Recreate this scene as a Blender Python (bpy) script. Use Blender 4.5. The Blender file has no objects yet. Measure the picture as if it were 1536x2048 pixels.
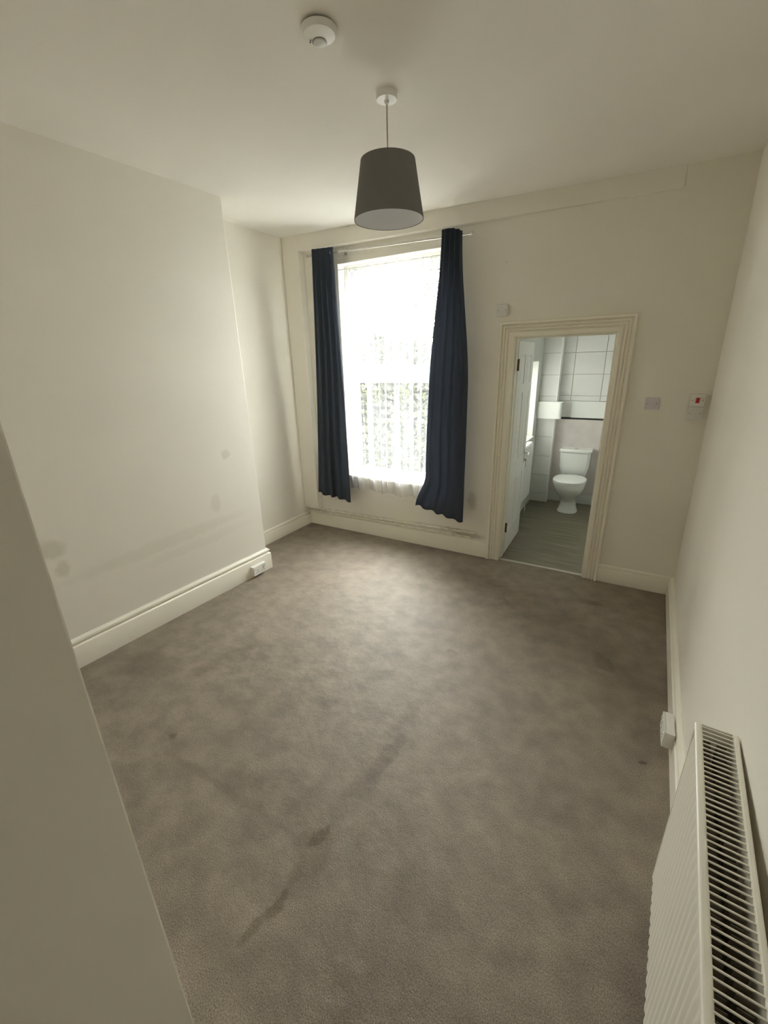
import bpy, bmesh, math, random
from mathutils import Vector, Matrix, noise
random.seed(7)
C = bpy.context.scene.collection
PI = math.pi

# ------------------------------------------------------------------ camera
FPX, YAW, PITCH, ROLL = 847.7586, 0.53492, 0.33987, -0.02619
fw = Vector((math.sin(-YAW) * math.cos(PITCH), math.cos(YAW) * math.cos(PITCH), -math.sin(PITCH)))
ri = Vector((math.cos(YAW), math.sin(YAW), 0)); up = ri.cross(fw)
R_ = math.cos(ROLL) * ri + math.sin(ROLL) * up
U_ = -math.sin(ROLL) * ri + math.cos(ROLL) * up
cd = bpy.data.cameras.new('camera'); cam = bpy.data.objects.new('camera', cd); C.objects.link(cam)
cam.matrix_world = Matrix(((R_.x, U_.x, -fw.x, 0.74936), (R_.y, U_.y, -fw.y, -3.71741), (R_.z, U_.z, -fw.z, 1.81611), (0, 0, 0, 1)))
cd.sensor_fit = 'VERTICAL'; cd.sensor_height = 36.0; cd.lens = 36.0 * FPX / 2048.0
cd.clip_start = 0.02; cd.clip_end = 200
sc = bpy.context.scene; sc.camera = cam

# ------------------------------------------------------------------ sky, exposure
w = bpy.data.worlds.new('sky'); sc.world = w; w.use_nodes = True
bg = w.node_tree.nodes['Background']
bg.inputs[0].default_value = (1.0, 0.99, 0.965, 1); bg.inputs[1].default_value = 11.0
sc.view_settings.view_transform = 'Standard'; sc.view_settings.look = 'None'
sc.view_settings.gamma = 1.0; sc.view_settings.use_curve_mapping = False
sc.view_settings.exposure = 1.78
try:
    sc.cycles.use_denoising = True
    sc.cycles.max_bounces = 16; sc.cycles.diffuse_bounces = 12; sc.cycles.transparent_max_bounces = 16
    sc.cycles.sample_clamp_indirect = 5.0; sc.cycles.caustics_reflective = False
except Exception: pass

sl = bpy.data.lights.new('hazy_sun', 'SUN'); sl.energy = 10.0; sl.angle = math.radians(70); sl.color = (1.0, 0.97, 0.92)
so = bpy.data.objects.new('hazy_sun', sl); C.objects.link(so); so.location = (-4, 4, 6)
so.rotation_euler = Vector((1.0, -1.15, -1.75)).to_track_quat('-Z', 'Y').to_euler()
def portal(name, loc, rot, sx, sy):
    l = bpy.data.lights.new(name, 'AREA'); l.shape = 'RECTANGLE'; l.size = sx; l.size_y = sy
    l.cycles.is_portal = True
    o = bpy.data.objects.new(name, l); C.objects.link(o); o.location = loc; o.rotation_euler = rot
portal('window_portal', (-1.345, 0.32, 1.67), (-PI / 2, 0, 0), 1.09, 2.03)
portal('bathroom_window_portal', (-0.61, 1.30, 1.32), (0, -PI / 2, 0), 0.9, 0.98)

# ------------------------------------------------------------------ materials
def srgb(r, g, b):
    f = lambda c: (c / 255 / 12.92) if c / 255 <= 0.04045 else ((c / 255 + 0.055) / 1.055) ** 2.4
    return (f(r), f(g), f(b), 1)
def mat(name, col, rough=0.6, spec=0.3, metal=0.0, var=0.0, vscale=4.0, bump=0.0, bscale=60.0, coat=0.0, stretch=None):
    m = bpy.data.materials.new(name); m.use_nodes = True
    nt = m.node_tree; b = nt.nodes['Principled BSDF']
    b.inputs['Base Color'].default_value = col; b.inputs['Roughness'].default_value = rough
    b.inputs['Specular IOR Level'].default_value = spec; b.inputs['Metallic'].default_value = metal
    b.inputs['Coat Weight'].default_value = coat
    tc = nt.nodes.new('ShaderNodeTexCoord'); mp = nt.nodes.new('ShaderNodeMapping')
    nt.links.new(tc.outputs['Object'], mp.inputs[0])
    if stretch: mp.inputs['Scale'].default_value = stretch
    if var > 0:
        n = nt.nodes.new('ShaderNodeTexNoise'); n.inputs['Scale'].default_value = vscale; n.inputs['Detail'].default_value = 5
        nt.links.new(mp.outputs[0], n.inputs['Vector'])
        r = nt.nodes.new('ShaderNodeMapRange'); r.inputs[1].default_value = 0.3; r.inputs[2].default_value = 0.7
        r.inputs[3].default_value = 1 - var; r.inputs[4].default_value = 1 + var
        nt.links.new(n.outputs[0], r.inputs[0])
        mx = nt.nodes.new('ShaderNodeVectorMath'); mx.operation = 'SCALE'; mx.inputs[0].default_value = col[:3]
        nt.links.new(r.outputs[0], mx.inputs['Scale']); nt.links.new(mx.outputs[0], b.inputs['Base Color'])
    if bump > 0:
        n = nt.nodes.new('ShaderNodeTexNoise'); n.inputs['Scale'].default_value = bscale; n.inputs['Detail'].default_value = 4
        nt.links.new(mp.outputs[0], n.inputs['Vector'])
        bp = nt.nodes.new('ShaderNodeBump'); bp.inputs['Strength'].default_value = bump; bp.inputs['Distance'].default_value = 0.01
        nt.links.new(n.outputs[0], bp.inputs['Height']); nt.links.new(bp.outputs[0], b.inputs['Normal'])
    return m

def blots(m, spots, dark=(0.5, 0.45, 0.38), sm_=1.0):
    """soft irregular stains: spots = (centre, radii, strength); multiplies the base colour."""
    nt = m.node_tree; N = nt.nodes; L = nt.links
    b = N['Principled BSDF']
    tc = N.new('ShaderNodeTexCoord')
    nz = N.new('ShaderNodeTexNoise'); nz.inputs['Scale'].default_value = 14; nz.inputs['Detail'].default_value = 4
    L.new(tc.outputs['Object'], nz.inputs['Vector'])
    ns = N.new('ShaderNodeVectorMath'); ns.operation = 'MULTIPLY_ADD'
    L.new(nz.outputs['Color'], ns.inputs[0]); ns.inputs[1].default_value = (0.07,) * 3; ns.inputs[2].default_value = (-0.035,) * 3
    wp = N.new('ShaderNodeVectorMath'); wp.operation = 'ADD'
    L.new(tc.outputs['Object'], wp.inputs[0]); L.new(ns.outputs[0], wp.inputs[1])
    tot = None
    for c, rad, ang, st in spots:
        mp = N.new('ShaderNodeMapping'); mp.vector_type = 'TEXTURE'
        mp.inputs['Location'].default_value = c; mp.inputs['Scale'].default_value = rad; mp.inputs['Rotation'].default_value = ang
        L.new(wp.outputs[0], mp.inputs[0])
        ln = N.new('ShaderNodeVectorMath'); ln.operation = 'LENGTH'; L.new(mp.outputs[0], ln.inputs[0])
        r = N.new('ShaderNodeMapRange'); r.interpolation_type = 'SMOOTHSTEP'
        r.inputs[1].default_value = 1.25; r.inputs[2].default_value = 0.55; r.inputs[3].default_value = 0; r.inputs[4].default_value = min(.9, st * sm_)
        L.new(ln.outputs['Value'], r.inputs[0])
        if tot is None: tot = r.outputs[0]
        else:
            a = N.new('ShaderNodeMath'); a.operation = 'MAXIMUM'; L.new(tot, a.inputs[0]); L.new(r.outputs[0], a.inputs[1]); tot = a.outputs[0]
    mx = N.new('ShaderNodeMix'); mx.data_type = 'RGBA'; mx.blend_type = 'MULTIPLY'
    src = b.inputs['Base Color'].links[0].from_socket if b.inputs['Base Color'].links else None
    if src: L.new(src, mx.inputs['A'])
    else: mx.inputs['A'].default_value = b.inputs['Base Color'].default_value
    mx.inputs['B'].default_value = (*dark, 1)
    L.new(tot, mx.inputs['Factor']); L.new(mx.outputs['Result'], b.inputs['Base Color'])

WALLC = (0.82, 0.79, 0.72, 1)
M = {}
M['wall'] = mat('wall_paint', WALLC, 0.75, 0.2, var=0.012, vscale=2.2, bump=0.05, bscale=35)
M['wall_left'] = mat('wall_paint_scuffed', WALLC, 0.75, 0.2, var=0.015, vscale=2.0, bump=0.05, bscale=35)
M['ceiling'] = mat('ceiling_paint', (0.84, 0.815, 0.765, 1), 0.85, 0.15, var=0.01, vscale=2, bump=0.05, bscale=30)
M['gloss'] = mat('cream_gloss', (0.85, 0.815, 0.72, 1), 0.32, 0.45)
M['plastic'] = mat('white_plastic', (0.80, 0.79, 0.76, 1), 0.35, 0.4)
M['plastic_grey'] = mat('grey_white_plastic', (0.70, 0.69, 0.67, 1), 0.4, 0.4)
M['upvc'] = mat('white_upvc', (0.85, 0.86, 0.87, 1), 0.3, 0.4)
M['hall'] = mat('bounce_cutting_dark', (0.22, 0.19, 0.15, 1), 0.8, 0.2)  # dark colour for the unseen rear wall, cuts bounce light on near floor
M['plate'] = mat('aged_white_plate', (0.66, 0.62, 0.66, 1), 0.4, 0.4)
M['dark'] = mat('dark_slot', (0.03, 0.03, 0.03, 1), 0.6)
M['screw'] = mat('screw_steel', (0.25, 0.24, 0.22, 1), 0.4, metal=0.7)
M['red'] = mat('red_rocker', (0.42, 0.02, 0.02, 1), 0.35, 0.4)
M['chrome'] = mat('chrome', (0.75, 0.75, 0.73, 1), 0.15, metal=1.0)
M['brushed'] = mat('brushed_steel', (0.55, 0.53, 0.50, 1), 0.3, metal=1.0)
M['brass'] = mat('dull_bronze', (0.16, 0.11, 0.06, 1), 0.45, metal=0.6)
M['curtain'] = mat('navy_fabric', srgb(76, 82, 93), 0.9, 0.1, bump=0.25, bscale=500)
M['shade'] = mat('charcoal_shade', srgb(124, 122, 120), 0.85, 0.15, bump=0.2, bscale=400)
M['shade_in'] = mat('shade_lining', (0.80, 0.81, 0.84, 1), 0.7, 0.2)
M['cord'] = mat('white_cord', (0.62, 0.50, 0.42, 1), 0.5)
M['rad'] = mat('radiator_enamel', (0.82, 0.79, 0.70, 1), 0.33, 0.45)
M['fin'] = mat('shaded_convector', (0.20, 0.17, 0.13, 1), 0.8, 0.2, var=0.2, vscale=30)  # fins are white; the shade inside the radiator is put into this brown
M['ceramic'] = mat('white_ceramic', (0.84, 0.86, 0.85, 1), 0.08, 0.5, coat=0.3)
M['tile'] = mat('grey_white_tile', (0.74, 0.745, 0.74, 1), 0.15, 0.5, var=0.03, vscale=5)
M['grout'] = mat('grout', (0.55, 0.55, 0.53, 1), 0.9)
M['marble'] = mat('veined_panel', (0.66, 0.61, 0.60, 1), 0.25, 0.5, var=0.07, vscale=7)
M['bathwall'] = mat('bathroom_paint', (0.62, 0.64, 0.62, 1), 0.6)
M['pipe'] = mat('painted_pipe', (0.78, 0.74, 0.64, 1), 0.45, 0.4, var=0.12, vscale=25)
M['solder'] = mat('worn_pipe_joint', (0.66, 0.60, 0.50, 1), 0.5, 0.4, var=0.15, vscale=60)
M['stone'] = mat('rubble_stone', (0.06, 0.059, 0.052, 1), 0.9, 0.1, var=0.5, vscale=9, bump=0.8, bscale=25)
M['mortar'] = mat('mortar', (0.02, 0.02, 0.018, 1), 0.95, 0.1, var=0.2, vscale=10)
M['leaf'] = mat('leaf_green', (0.05, 0.058, 0.030, 1), 0.6, 0.3, var=0.5, vscale=3)
M['bark'] = mat('bark', (0.16, 0.13, 0.10, 1), 0.9)
M['ochre'] = mat('ochre_paint', (0.72, 0.56, 0.22, 1), 0.8, 0.2, var=0.1, vscale=5)
M['ground'] = mat('yard_paving', (0.30, 0.29, 0.26, 1), 0.9, 0.1, var=0.3, vscale=3)

# carpet
def carpet():
    m = mat('taupe_carpet', srgb(133, 122, 109), 0.6, 0.4)
    nt = m.node_tree; N = nt.nodes; L = nt.links; b = N['Principled BSDF']
    tc = N.new('ShaderNodeTexCoord')
    def nz(s, d, sx=None, rot=0):
        n = N.new('ShaderNodeTexNoise'); n.inputs['Scale'].default_value = s; n.inputs['Detail'].default_value = d
        src = tc.outputs['Object']
        if sx:
            mp = N.new('ShaderNodeMapping'); mp.inputs['Scale'].default_value = sx; mp.inputs['Rotation'].default_value = (0, 0, rot); L.new(src, mp.inputs[0]); src = mp.outputs[0]
        L.new(src, n.inputs['Vector']); return n.outputs[0]
    def rng(s, a, b_, lo, hi):
        r = N.new('ShaderNodeMapRange'); r.inputs[1].default_value = a; r.inputs[2].default_value = b_; r.inputs[3].default_value = lo; r.inputs[4].default_value = hi
        L.new(s, r.inputs[0]); return r.outputs[0]
    def mul(a, b_):
        x = N.new('ShaderNodeMath'); x.operation = 'MULTIPLY'; L.new(a, x.inputs[0]); L.new(b_, x.inputs[1]); return x.outputs[0]
    fine = rng(nz(230, 2), 0.3, 0.7, 0.62, 1.38)
    med = rng(nz(9, 9), 0.35, 0.65, 0.86, 1.14)
    big = rng(nz(1.7, 4), 0.35, 0.65, 0.93, 1.07)
    v = mul(mul(fine, med), big)
    mx = N.new('ShaderNodeVectorMath'); mx.operation = 'SCALE'; mx.inputs[0].default_value = srgb(133, 122, 109)[:3]
    L.new(v, mx.inputs['Scale']); L.new(mx.outputs[0], b.inputs['Base Color'])
    bp = N.new('ShaderNodeBump'); bp.inputs['Strength'].default_value = 0.4; bp.inputs['Distance'].default_value = 0.003
    L.new(nz(230, 2), bp.inputs['Height'])
    bp2 = N.new('ShaderNodeBump'); bp2.inputs['Strength'].default_value = 0.3; bp2.inputs['Distance'].default_value = 0.02
    L.new(nz(16, 3), bp2.inputs['Height']); L.new(bp.outputs[0], bp2.inputs['Normal'])
    L.new(bp2.outputs[0], b.inputs['Normal'])
    return m
M['carpet'] = carpet()
z0 = (0, 0, 0)
blots(M['carpet'], [
    ((-0.115, -2.84, 0), (0.035, 0.06, 1), (0, 0, -.3), 0.60),
    ((-0.10, -2.90, 0), (0.09, 0.10, 1), (0, 0, .1), 0.30),
    ((-0.11, -2.97, 0), (0.03, 0.10, 1), (0, 0, .1), 0.35),
    ((-0.10, -3.10, 0), (0.02, 0.06, 1), (0, 0, -.1), 0.50),
    ((-0.118, -3.19, 0), (0.022, 0.06, 1), (0, 0, -.3), 0.40),
    ((-0.06, -2.42, 0), (0.04, 0.20, 1), (0, 0, -.12), 0.32),
    ((-0.08, -2.60, 0), (0.05, 0.25, 1), (0, 0, -.1), 0.18),
    ((-0.06, -1.95, 0), (0.04, 0.40, 1), (0, 0, -.2), 0.16),
    ((-0.60, -2.89, 0), (0.50, 0.022, 1), (0, 0, 0.02), 0.22),
    ((-0.35, -2.80, 0), (0.30, 0.10, 1), (0, 0, 0.1), 0.14),
    ((1.017, -1.832, 0), (0.020, 0.012, 1), (0, 0, .7), 0.8),
    ((-.071, -1.492, 0), (0.035, 0.015, 1), (0, 0, 0), 0.3),
    ((-.624, -2.046, 0), (0.07, 0.04, 1), (0, 0, 0), 0.22),
    ((-1.35, -2.25, 0), (0.06, 0.30, 1), (0, 0, -.3), 0.18),
    ((0.805, -1.158, 0), (0.055, 0.11, 1), (0, 0, 0.5), 0.40),
    ((0.653, -0.425, 0), (0.12, 0.05, 1), (0, 0, 0.1), 0.40),
    ((0.95, -1.35, 0), (0.16, 0.30, 1), (0, 0, 0), 0.16),
    ((1.02, -1.55, 0), (0.05, 0.3, 1), (0, 0, 0), 0.25),
    ((-0.55, -2.25, 0), (0.10, 0.04, 1), (0, 0, 0.3), 0.25),
    ((-1.10, -2.82, 0), (0.025, 0.02, 1), z0, 0.5),
    ((-1.75, -2.55, 0), (0.25, 0.12, 1), (0, 0, 0.2), 0.25),
    ((-0.35, -1.9, 0), (0.12, 0.05, 1), (0, 0, 0.6), 0.2),
], sm_=1.35)
blots(M['wall_left'], [
    ((-2.12, -2.737, 0.81), (0.3, 0.075, 0.065), z0, 0.30),
    ((-2.12, -2.705, 0.675), (0.3, 0.045, 0.055), z0, 0.28),
    ((-2.08, -1.603, 0.772), (0.3, 0.05, 0.08), z0, 0.16),
    ((-2.08, -1.445, 1.146), (0.3, 0.04, 0.035), z0, 0.22),
    ((-2.08, -2.05, 0.60), (0.3, 0.75, 0.05), (0.03, 0, 0), 0.10),
    ((-2.08, -1.80, 0.50), (0.3, 0.5, 0.04), (0.03, 0, 0), 0.07),
], (0.42, 0.40, 0.30))

M['wall_back'] = mat('wall_paint_marked', WALLC, 0.75, 0.2, var=0.012, vscale=2.2, bump=0.05, bscale=35)
blots(M['wall_back'], [
    ((-.48, 0, .55), (.05, .3, .09), z0, 0.35),
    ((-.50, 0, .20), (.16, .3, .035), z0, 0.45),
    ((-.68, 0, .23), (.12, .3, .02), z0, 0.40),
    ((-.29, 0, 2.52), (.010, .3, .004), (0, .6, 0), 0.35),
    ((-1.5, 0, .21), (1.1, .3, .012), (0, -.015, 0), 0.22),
], (0.45, 0.40, 0.32))
# translucent net, fabric, glass
def sheer():
    m = bpy.data.materials.new('white_voile'); m.use_nodes = True; nt = m.node_tree; N = nt.nodes; L = nt.links
    for n in list(N): N.remove(n)
    out = N.new('ShaderNodeOutputMaterial'); tr = N.new('ShaderNodeBsdfTransparent')
    tl = N.new('ShaderNodeBsdfTranslucent'); df = N.new('ShaderNodeBsdfDiffuse')
    tl.inputs[0].default_value = (0.42, 0.43, 0.46, 1); df.inputs[0].default_value = (0.9, 0.9, 0.9, 1)
    a = N.new('ShaderNodeMixShader'); a.inputs[0].default_value = 0.4; L.new(tl.outputs[0], a.inputs[1]); L.new(df.outputs[0], a.inputs[2])
    lw = N.new('ShaderNodeLayerWeight'); lw.inputs[0].default_value = 0.5
    tc = N.new('ShaderNodeTexCoord'); nz = N.new('ShaderNodeTexNoise'); nz.inputs['Scale'].default_value = 30
    mp = N.new('ShaderNodeMapping'); mp.inputs['Scale'].default_value = (1, 1, 0.03); L.new(tc.outputs['Object'], mp.inputs[0]); L.new(mp.outputs[0], nz.inputs['Vector'])
    r = N.new('ShaderNodeMapRange'); r.inputs[1].default_value = 0.0; r.inputs[2].default_value = 0.9; r.inputs[3].default_value = 0.14; r.inputs[4].default_value = 0.85
    L.new(lw.outputs['Facing'], r.inputs[0])
    r2 = N.new('ShaderNodeMapRange'); r2.inputs[1].default_value = 0.35; r2.inputs[2].default_value = 0.65; r2.inputs[3].default_value = -0.04; r2.inputs[4].default_value = 0.08
    L.new(nz.outputs[0], r2.inputs[0])
    ad = N.new('ShaderNodeMath'); ad.operation = 'ADD'; ad.use_clamp = True; L.new(r.outputs[0], ad.inputs[0]); L.new(r2.outputs[0], ad.inputs[1])
    mx = N.new('ShaderNodeMixShader'); L.new(ad.outputs[0], mx.inputs[0]); L.new(tr.outputs[0], mx.inputs[1]); L.new(a.outputs[0], mx.inputs[2])
    L.new(mx.outputs[0], out.inputs[0]); return m
M['net'] = sheer()
def thin_glass():
    m = bpy.data.materials.new('window_glass'); m.use_nodes = True; nt = m.node_tree; N = nt.nodes; L = nt.links
    for n in list(N): N.remove(n)
    out = N.new('ShaderNodeOutputMaterial'); tr = N.new('ShaderNodeBsdfTransparent'); gl = N.new('ShaderNodeBsdfGlossy')
    tr.inputs[0].default_value = (0.95, 0.97, 0.96, 1); gl.inputs['Roughness'].default_value = 0.02
    fr = N.new('ShaderNodeFresnel'); fr.inputs[0].default_value = 1.45
    ge = N.new('ShaderNodeNewGeometry'); fm = N.new('ShaderNodeMix'); fm.data_type = 'FLOAT'; fm.inputs['B'].default_value = 0.0
    L.new(ge.outputs['Backfacing'], fm.inputs['Factor']); L.new(fr.outputs[0], fm.inputs['A'])
    mx = N.new('ShaderNodeMixShader'); L.new(fm.outputs['Result'], mx.inputs[0]); L.new(tr.outputs[0], mx.inputs[1]); L.new(gl.outputs[0], mx.inputs[2])
    L.new(mx.outputs[0], out.inputs[0]); return m
M['glass'] = thin_glass()
def frosted():
    m = bpy.data.materials.new('obscured_glass'); m.use_nodes = True; nt = m.node_tree; N = nt.nodes; L = nt.links
    for n in list(N): N.remove(n)
    out = N.new('ShaderNodeOutputMaterial'); tr = N.new('ShaderNodeBsdfTransparent'); tl = N.new('ShaderNodeBsdfTranslucent')
    tr.inputs[0].default_value = (0.46, 0.47, 0.455, 1); tl.inputs[0].default_value = (0.54, 0.55, 0.53, 1)
    mx = N.new('ShaderNodeMixShader'); mx.inputs[0].default_value = 0.7; L.new(tr.outputs[0], mx.inputs[1]); L.new(tl.outputs[0], mx.inputs[2])
    L.new(mx.outputs[0], out.inputs[0]); return m
M['frost'] = frosted()
def addtrans(m, amt, col):
    nt = m.node_tree; N = nt.nodes; L = nt.links; b = N['Principled BSDF']; out = N['Material Output']
    tl = N.new('ShaderNodeBsdfTranslucent'); tl.inputs[0].default_value = col
    mx = N.new('ShaderNodeMixShader'); mx.inputs[0].default_value = amt
    L.new(b.outputs[0], mx.inputs[1]); L.new(tl.outputs[0], mx.inputs[2]); L.new(mx.outputs[0], out.inputs[0])
addtrans(M['curtain'], 0.35, srgb(112, 118, 130))
# planked vinyl
def vinyl():
    m = mat('grey_vinyl', srgb(120, 116, 100), 0.38, 0.4)
    nt = m.node_tree; N = nt.nodes; L = nt.links; b = N['Principled BSDF']
    tc = N.new('ShaderNodeTexCoord'); mp = N.new('ShaderNodeMapping'); mp.inputs['Scale'].default_value = (1.2, 45, 1)
    L.new(tc.outputs['Object'], mp.inputs[0])
    n = N.new('ShaderNodeTexNoise'); n.inputs['Scale'].default_value = 1.6; n.inputs['Detail'].default_value = 4; L.new(mp.outputs[0], n.inputs['Vector'])
    cr = N.new('ShaderNodeValToRGB'); cr.color_ramp.elements[0].position = 0.3; cr.color_ramp.elements[0].color = srgb(92, 88, 72)
    cr.color_ramp.elements[1].position = 0.7; cr.color_ramp.elements[1].color = srgb(150, 144, 124)
    L.new(n.outputs[0], cr.inputs[0]); L.new(cr.outputs[0], b.inputs['Base Color']); return m
M['vinyl'] = vinyl()

# ------------------------------------------------------------------ mesh helpers
def bx(bm, x0, x1, y0, y1, z0, z1, mt=None):
    v = [bm.verts.new((x, y, z)) for x in (x0, x1) for y in (y0, y1) for z in (z0, z1)]
    fs = []
    for q in ((0, 1, 3, 2), (4, 6, 7, 5), (0, 4, 5, 1), (2, 3, 7, 6), (0, 2, 6, 4), (1, 5, 7, 3)):
        fs.append(bm.faces.new([v[i] for i in q]))
    return v
def hexa(bm, base, top):
    b = [bm.verts.new(p) for p in base]; t = [bm.verts.new(p) for p in top]; n = len(b)
    bm.faces.new(b[::-1]); bm.faces.new(t)
    for i in range(n): bm.faces.new((b[i], b[(i + 1) % n], t[(i + 1) % n], t[i]))
def lathe(bm, prof, n=32, c=(0, 0, 0), axis='z', sy=1.0):
    rings = []
    for r, h in prof:
        ring = []
        for i in range(n):
            a = 2 * PI * i / n
            p = (r * math.cos(a), r * math.sin(a) * sy, h)
            if axis == 'x': p = (p[2], p[0], p[1])
            if axis == 'y': p = (p[0], p[2], p[1])
            ring.append(bm.verts.new((p[0] + c[0], p[1] + c[1], p[2] + c[2])))
        rings.append(ring)
    for a, b in zip(rings, rings[1:]):
        for i in range(n): bm.faces.new((a[i], a[(i + 1) % n], b[(i + 1) % n], b[i]))
    return rings
def cap(bm, ring, flip=False): bm.faces.new(ring[::-1] if flip else ring)
def tube(bm, pts, r, n=10):
    pts = [Vector(p) for p in pts]; rings = []
    for i, p in enumerate(pts):
        d = (pts[min(i + 1, len(pts) - 1)] - pts[max(i - 1, 0)]).normalized()
        a = d.cross(Vector((0, 0, 1)) if abs(d.z) < 0.9 else Vector((1, 0, 0))).normalized(); b = d.cross(a)
        rr = r[i] if isinstance(r, (list, tuple)) else r
        rings.append([bm.verts.new(p + rr * (math.cos(2 * PI * k / n) * a + math.sin(2 * PI * k / n) * b)) for k in range(n)])
    for a, b in zip(rings, rings[1:]):
        for i in range(n): bm.faces.new((a[i], a[(i + 1) % n], b[(i + 1) % n], b[i]))
    cap(bm, rings[0], True); cap(bm, rings[-1])
def loft(bm, rings):
    R = [[bm.verts.new(p) for p in r] for r in rings]; n = len(R[0])
    for a, b in zip(R, R[1:]):
        for i in range(n): bm.faces.new((a[i], a[(i + 1) % n], b[(i + 1) % n], b[i]))
    cap(bm, R[0], True); cap(bm, R[-1])
def sweep(bm, path, prof, up=Vector((0, 0, 1)), close=False):
    """prof: (out, z) closed loop; path in the xy plane, mitred; 'out' lies to the right of travel."""
    P = [Vector(p) for p in path]; rings = []
    for i, p in enumerate(P):
        d0 = (P[i] - P[i - 1]).normalized() if i > 0 else None
        d1 = (P[i + 1] - P[i]).normalized() if i < len(P) - 1 else None
        d0 = d0 or d1; d1 = d1 or d0
        n0 = d0.cross(up); n1 = d1.cross(up); n = (n0 + n1).normalized(); k = 1 / max(0.2, n.dot(n0))
        rings.append([bm.verts.new(p + n * k * o + up * h) for o, h in prof])
    m = len(prof)
    for a, b in zip(rings, rings[1:]):
        for i in range(m): bm.faces.new((a[i], a[(i + 1) % m], b[(i + 1) % m], b[i]))
    bm.faces.new(rings[0][::-1]); bm.faces.new(rings[-1])
def obj(name, bm, m, parent=None, bevel=0, smooth=False, seg=2):
    bmesh.ops.recalc_face_normals(bm, faces=bm.faces)
    me = bpy.data.meshes.new(name); bm.to_mesh(me); bm.free()
    for mm in (m if isinstance(m, (list, tuple)) else [m]): me.materials.append(M[mm] if isinstance(mm, str) else mm)
    if smooth:
        for p in me.polygons: p.use_smooth = True
        try: me.set_sharp_from_angle(angle=math.radians(38))
        except Exception: pass
    o = bpy.data.objects.new(name, me); C.objects.link(o)
    if bevel:
        b = o.modifiers.new('bevel', 'BEVEL'); b.width = bevel; b.segments = seg; b.limit_method = 'ANGLE'; b.angle_limit = 0.6
    if parent:
        o.parent = parent
    return o
def box_obj(name, x0, x1, y0, y1, z0, z1, m, parent=None, bevel=0):
    bm = bmesh.new(); bx(bm, x0, x1, y0, y1, z0, z1); return obj(name, bm, m, parent, bevel)
def tag(o, label, cat, group=None):
    o['label'] = label; o['category'] = cat
    if group: o['group'] = group
    return o
def thing(name, label, cat, loc=(0, 0, 0), group=None, rz=0):
    o = bpy.data.objects.new(name, None); C.objects.link(o); o.location = loc; o.rotation_euler = (0, 0, rz)
    o.empty_display_size = 0.05
    return tag(o, label, cat, group)
def struct(name, bm, m, label=None, bevel=0, smooth=False):
    o = obj(name, bm, m, None, bevel, smooth); o['kind'] = 'structure'
    if label: o['label'] = label
    return o
def sempty(name, label=None):
    o = bpy.data.objects.new(name, None); C.objects.link(o); o['kind'] = 'structure'; o.empty_display_size = 0.05
    if label: o['label'] = label
    return o

# ------------------------------------------------------------------ room shell
XL = lambda y: -2.0407 - 0.049 * (-1.1365 - y)         # face of the left skirting along the chimney breast
XR = lambda y: 1.1663 + 0.0231 * y                      # face of the right skirting
CZ = lambda x, y: 2.93588 - 0.01647 * x + 0.00444 * y   # underside of ceiling
YF = -4.9
bm = bmesh.new(); bx(bm, -2.7, 1.5, YF - 0.2, 0.02, -0.12, 0)
struct('floor', bm, 'carpet', 'worn taupe carpet with dark smudges')
bm = bmesh.new()
cn = [(-2.8, YF - 0.2), (1.6, YF - 0.2), (1.6, 0.32), (-2.8, 0.32)]
hexa(bm, [(x, y, CZ(x, y)) for x, y in cn], [(x, y, 3.15) for x, y in cn])
struct('ceiling', bm, 'ceiling', 'plain off-white ceiling')
# chimney breast
bm = bmesh.new(); yb = -1.1565
hexa(bm, [(-2.8, yb, -.1), (XL(yb) - .02, yb, -.1), (XL(YF) - .02, YF - .1, -.1), (-2.8, YF - .1, -.1)], [(-2.8, yb, 3.1), (XL(yb) - .02, yb, 3.1), (XL(YF) - .02, YF - .1, 3.1), (-2.8, YF - .1, 3.1)])
struct('wall_left', bm, 'wall_left', 'cream chimney breast wall with round grubby marks', bevel=0.006)
bm = bmesh.new(); bx(bm, -2.75, -2.4855, yb - .05, 0.1, -.1, 3.1)
struct('wall_alcove', bm, 'wall', 'cream side wall of the alcove beyond the chimney breast')
# right wall (leans very slightly)
bm = bmesh.new(); o = 0.035
hexa(bm, [(XR(.3) + o, .3, 0), (1.5, .3, 0), (1.5, YF - .1, 0), (XR(YF) + o, YF - .1, 0)], [(XR(.3) + o - .045, .3, 3.1), (1.5, .3, 3.1), (1.5, YF - .1, 3.1), (XR(YF) + o - .045, YF - .1, 3.1)])
struct('wall_right', bm, 'wall', 'cream wall behind the radiator')
# near wall that closes the left of the view, and wall behind the camera
bm = bmesh.new(); bx(bm, -2.6, 0.084, YF - .1, -3.5, -.05, 3.1)
struct('wall_front', bm, 'wall', 'cream wall corner close to the viewer', bevel=0.004)
bm = bmesh.new(); bx(bm, 0.0, 1.5, YF - .2, YF, -.05, 3.1)
struct('wall_rear', bm, 'hall')
# window wall
WX0, WX1, WZ0, WZ1 = -1.89, -0.80, 0.66, 2.69
DX0, DX1, DZ = -0.1922, 0.5453, 1.98
bm = bmesh.new()
bx(bm, -2.75, WX0, 0, .30, -.1, 3.1); bx(bm, WX1, -0.335, 0, .30, -.1, 3.1)
bx(bm, WX0, WX1, 0, .30, -.1, WZ0); bx(bm, WX0, WX1, 0, .30, WZ1, 3.1)
bx(bm, -.335, DX0 - .02, 0, .15, -.1, 3.1); bx(bm, DX1 + .02, 1.5, 0, .15, -.1, 3.1); bx(bm, DX0 - .02, DX1 + .02, 0, .15, DZ + .02, 3.1)
struct('wall_back', bm, 'wall_back', 'cream wall with the window and the bathroom doorway')
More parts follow.
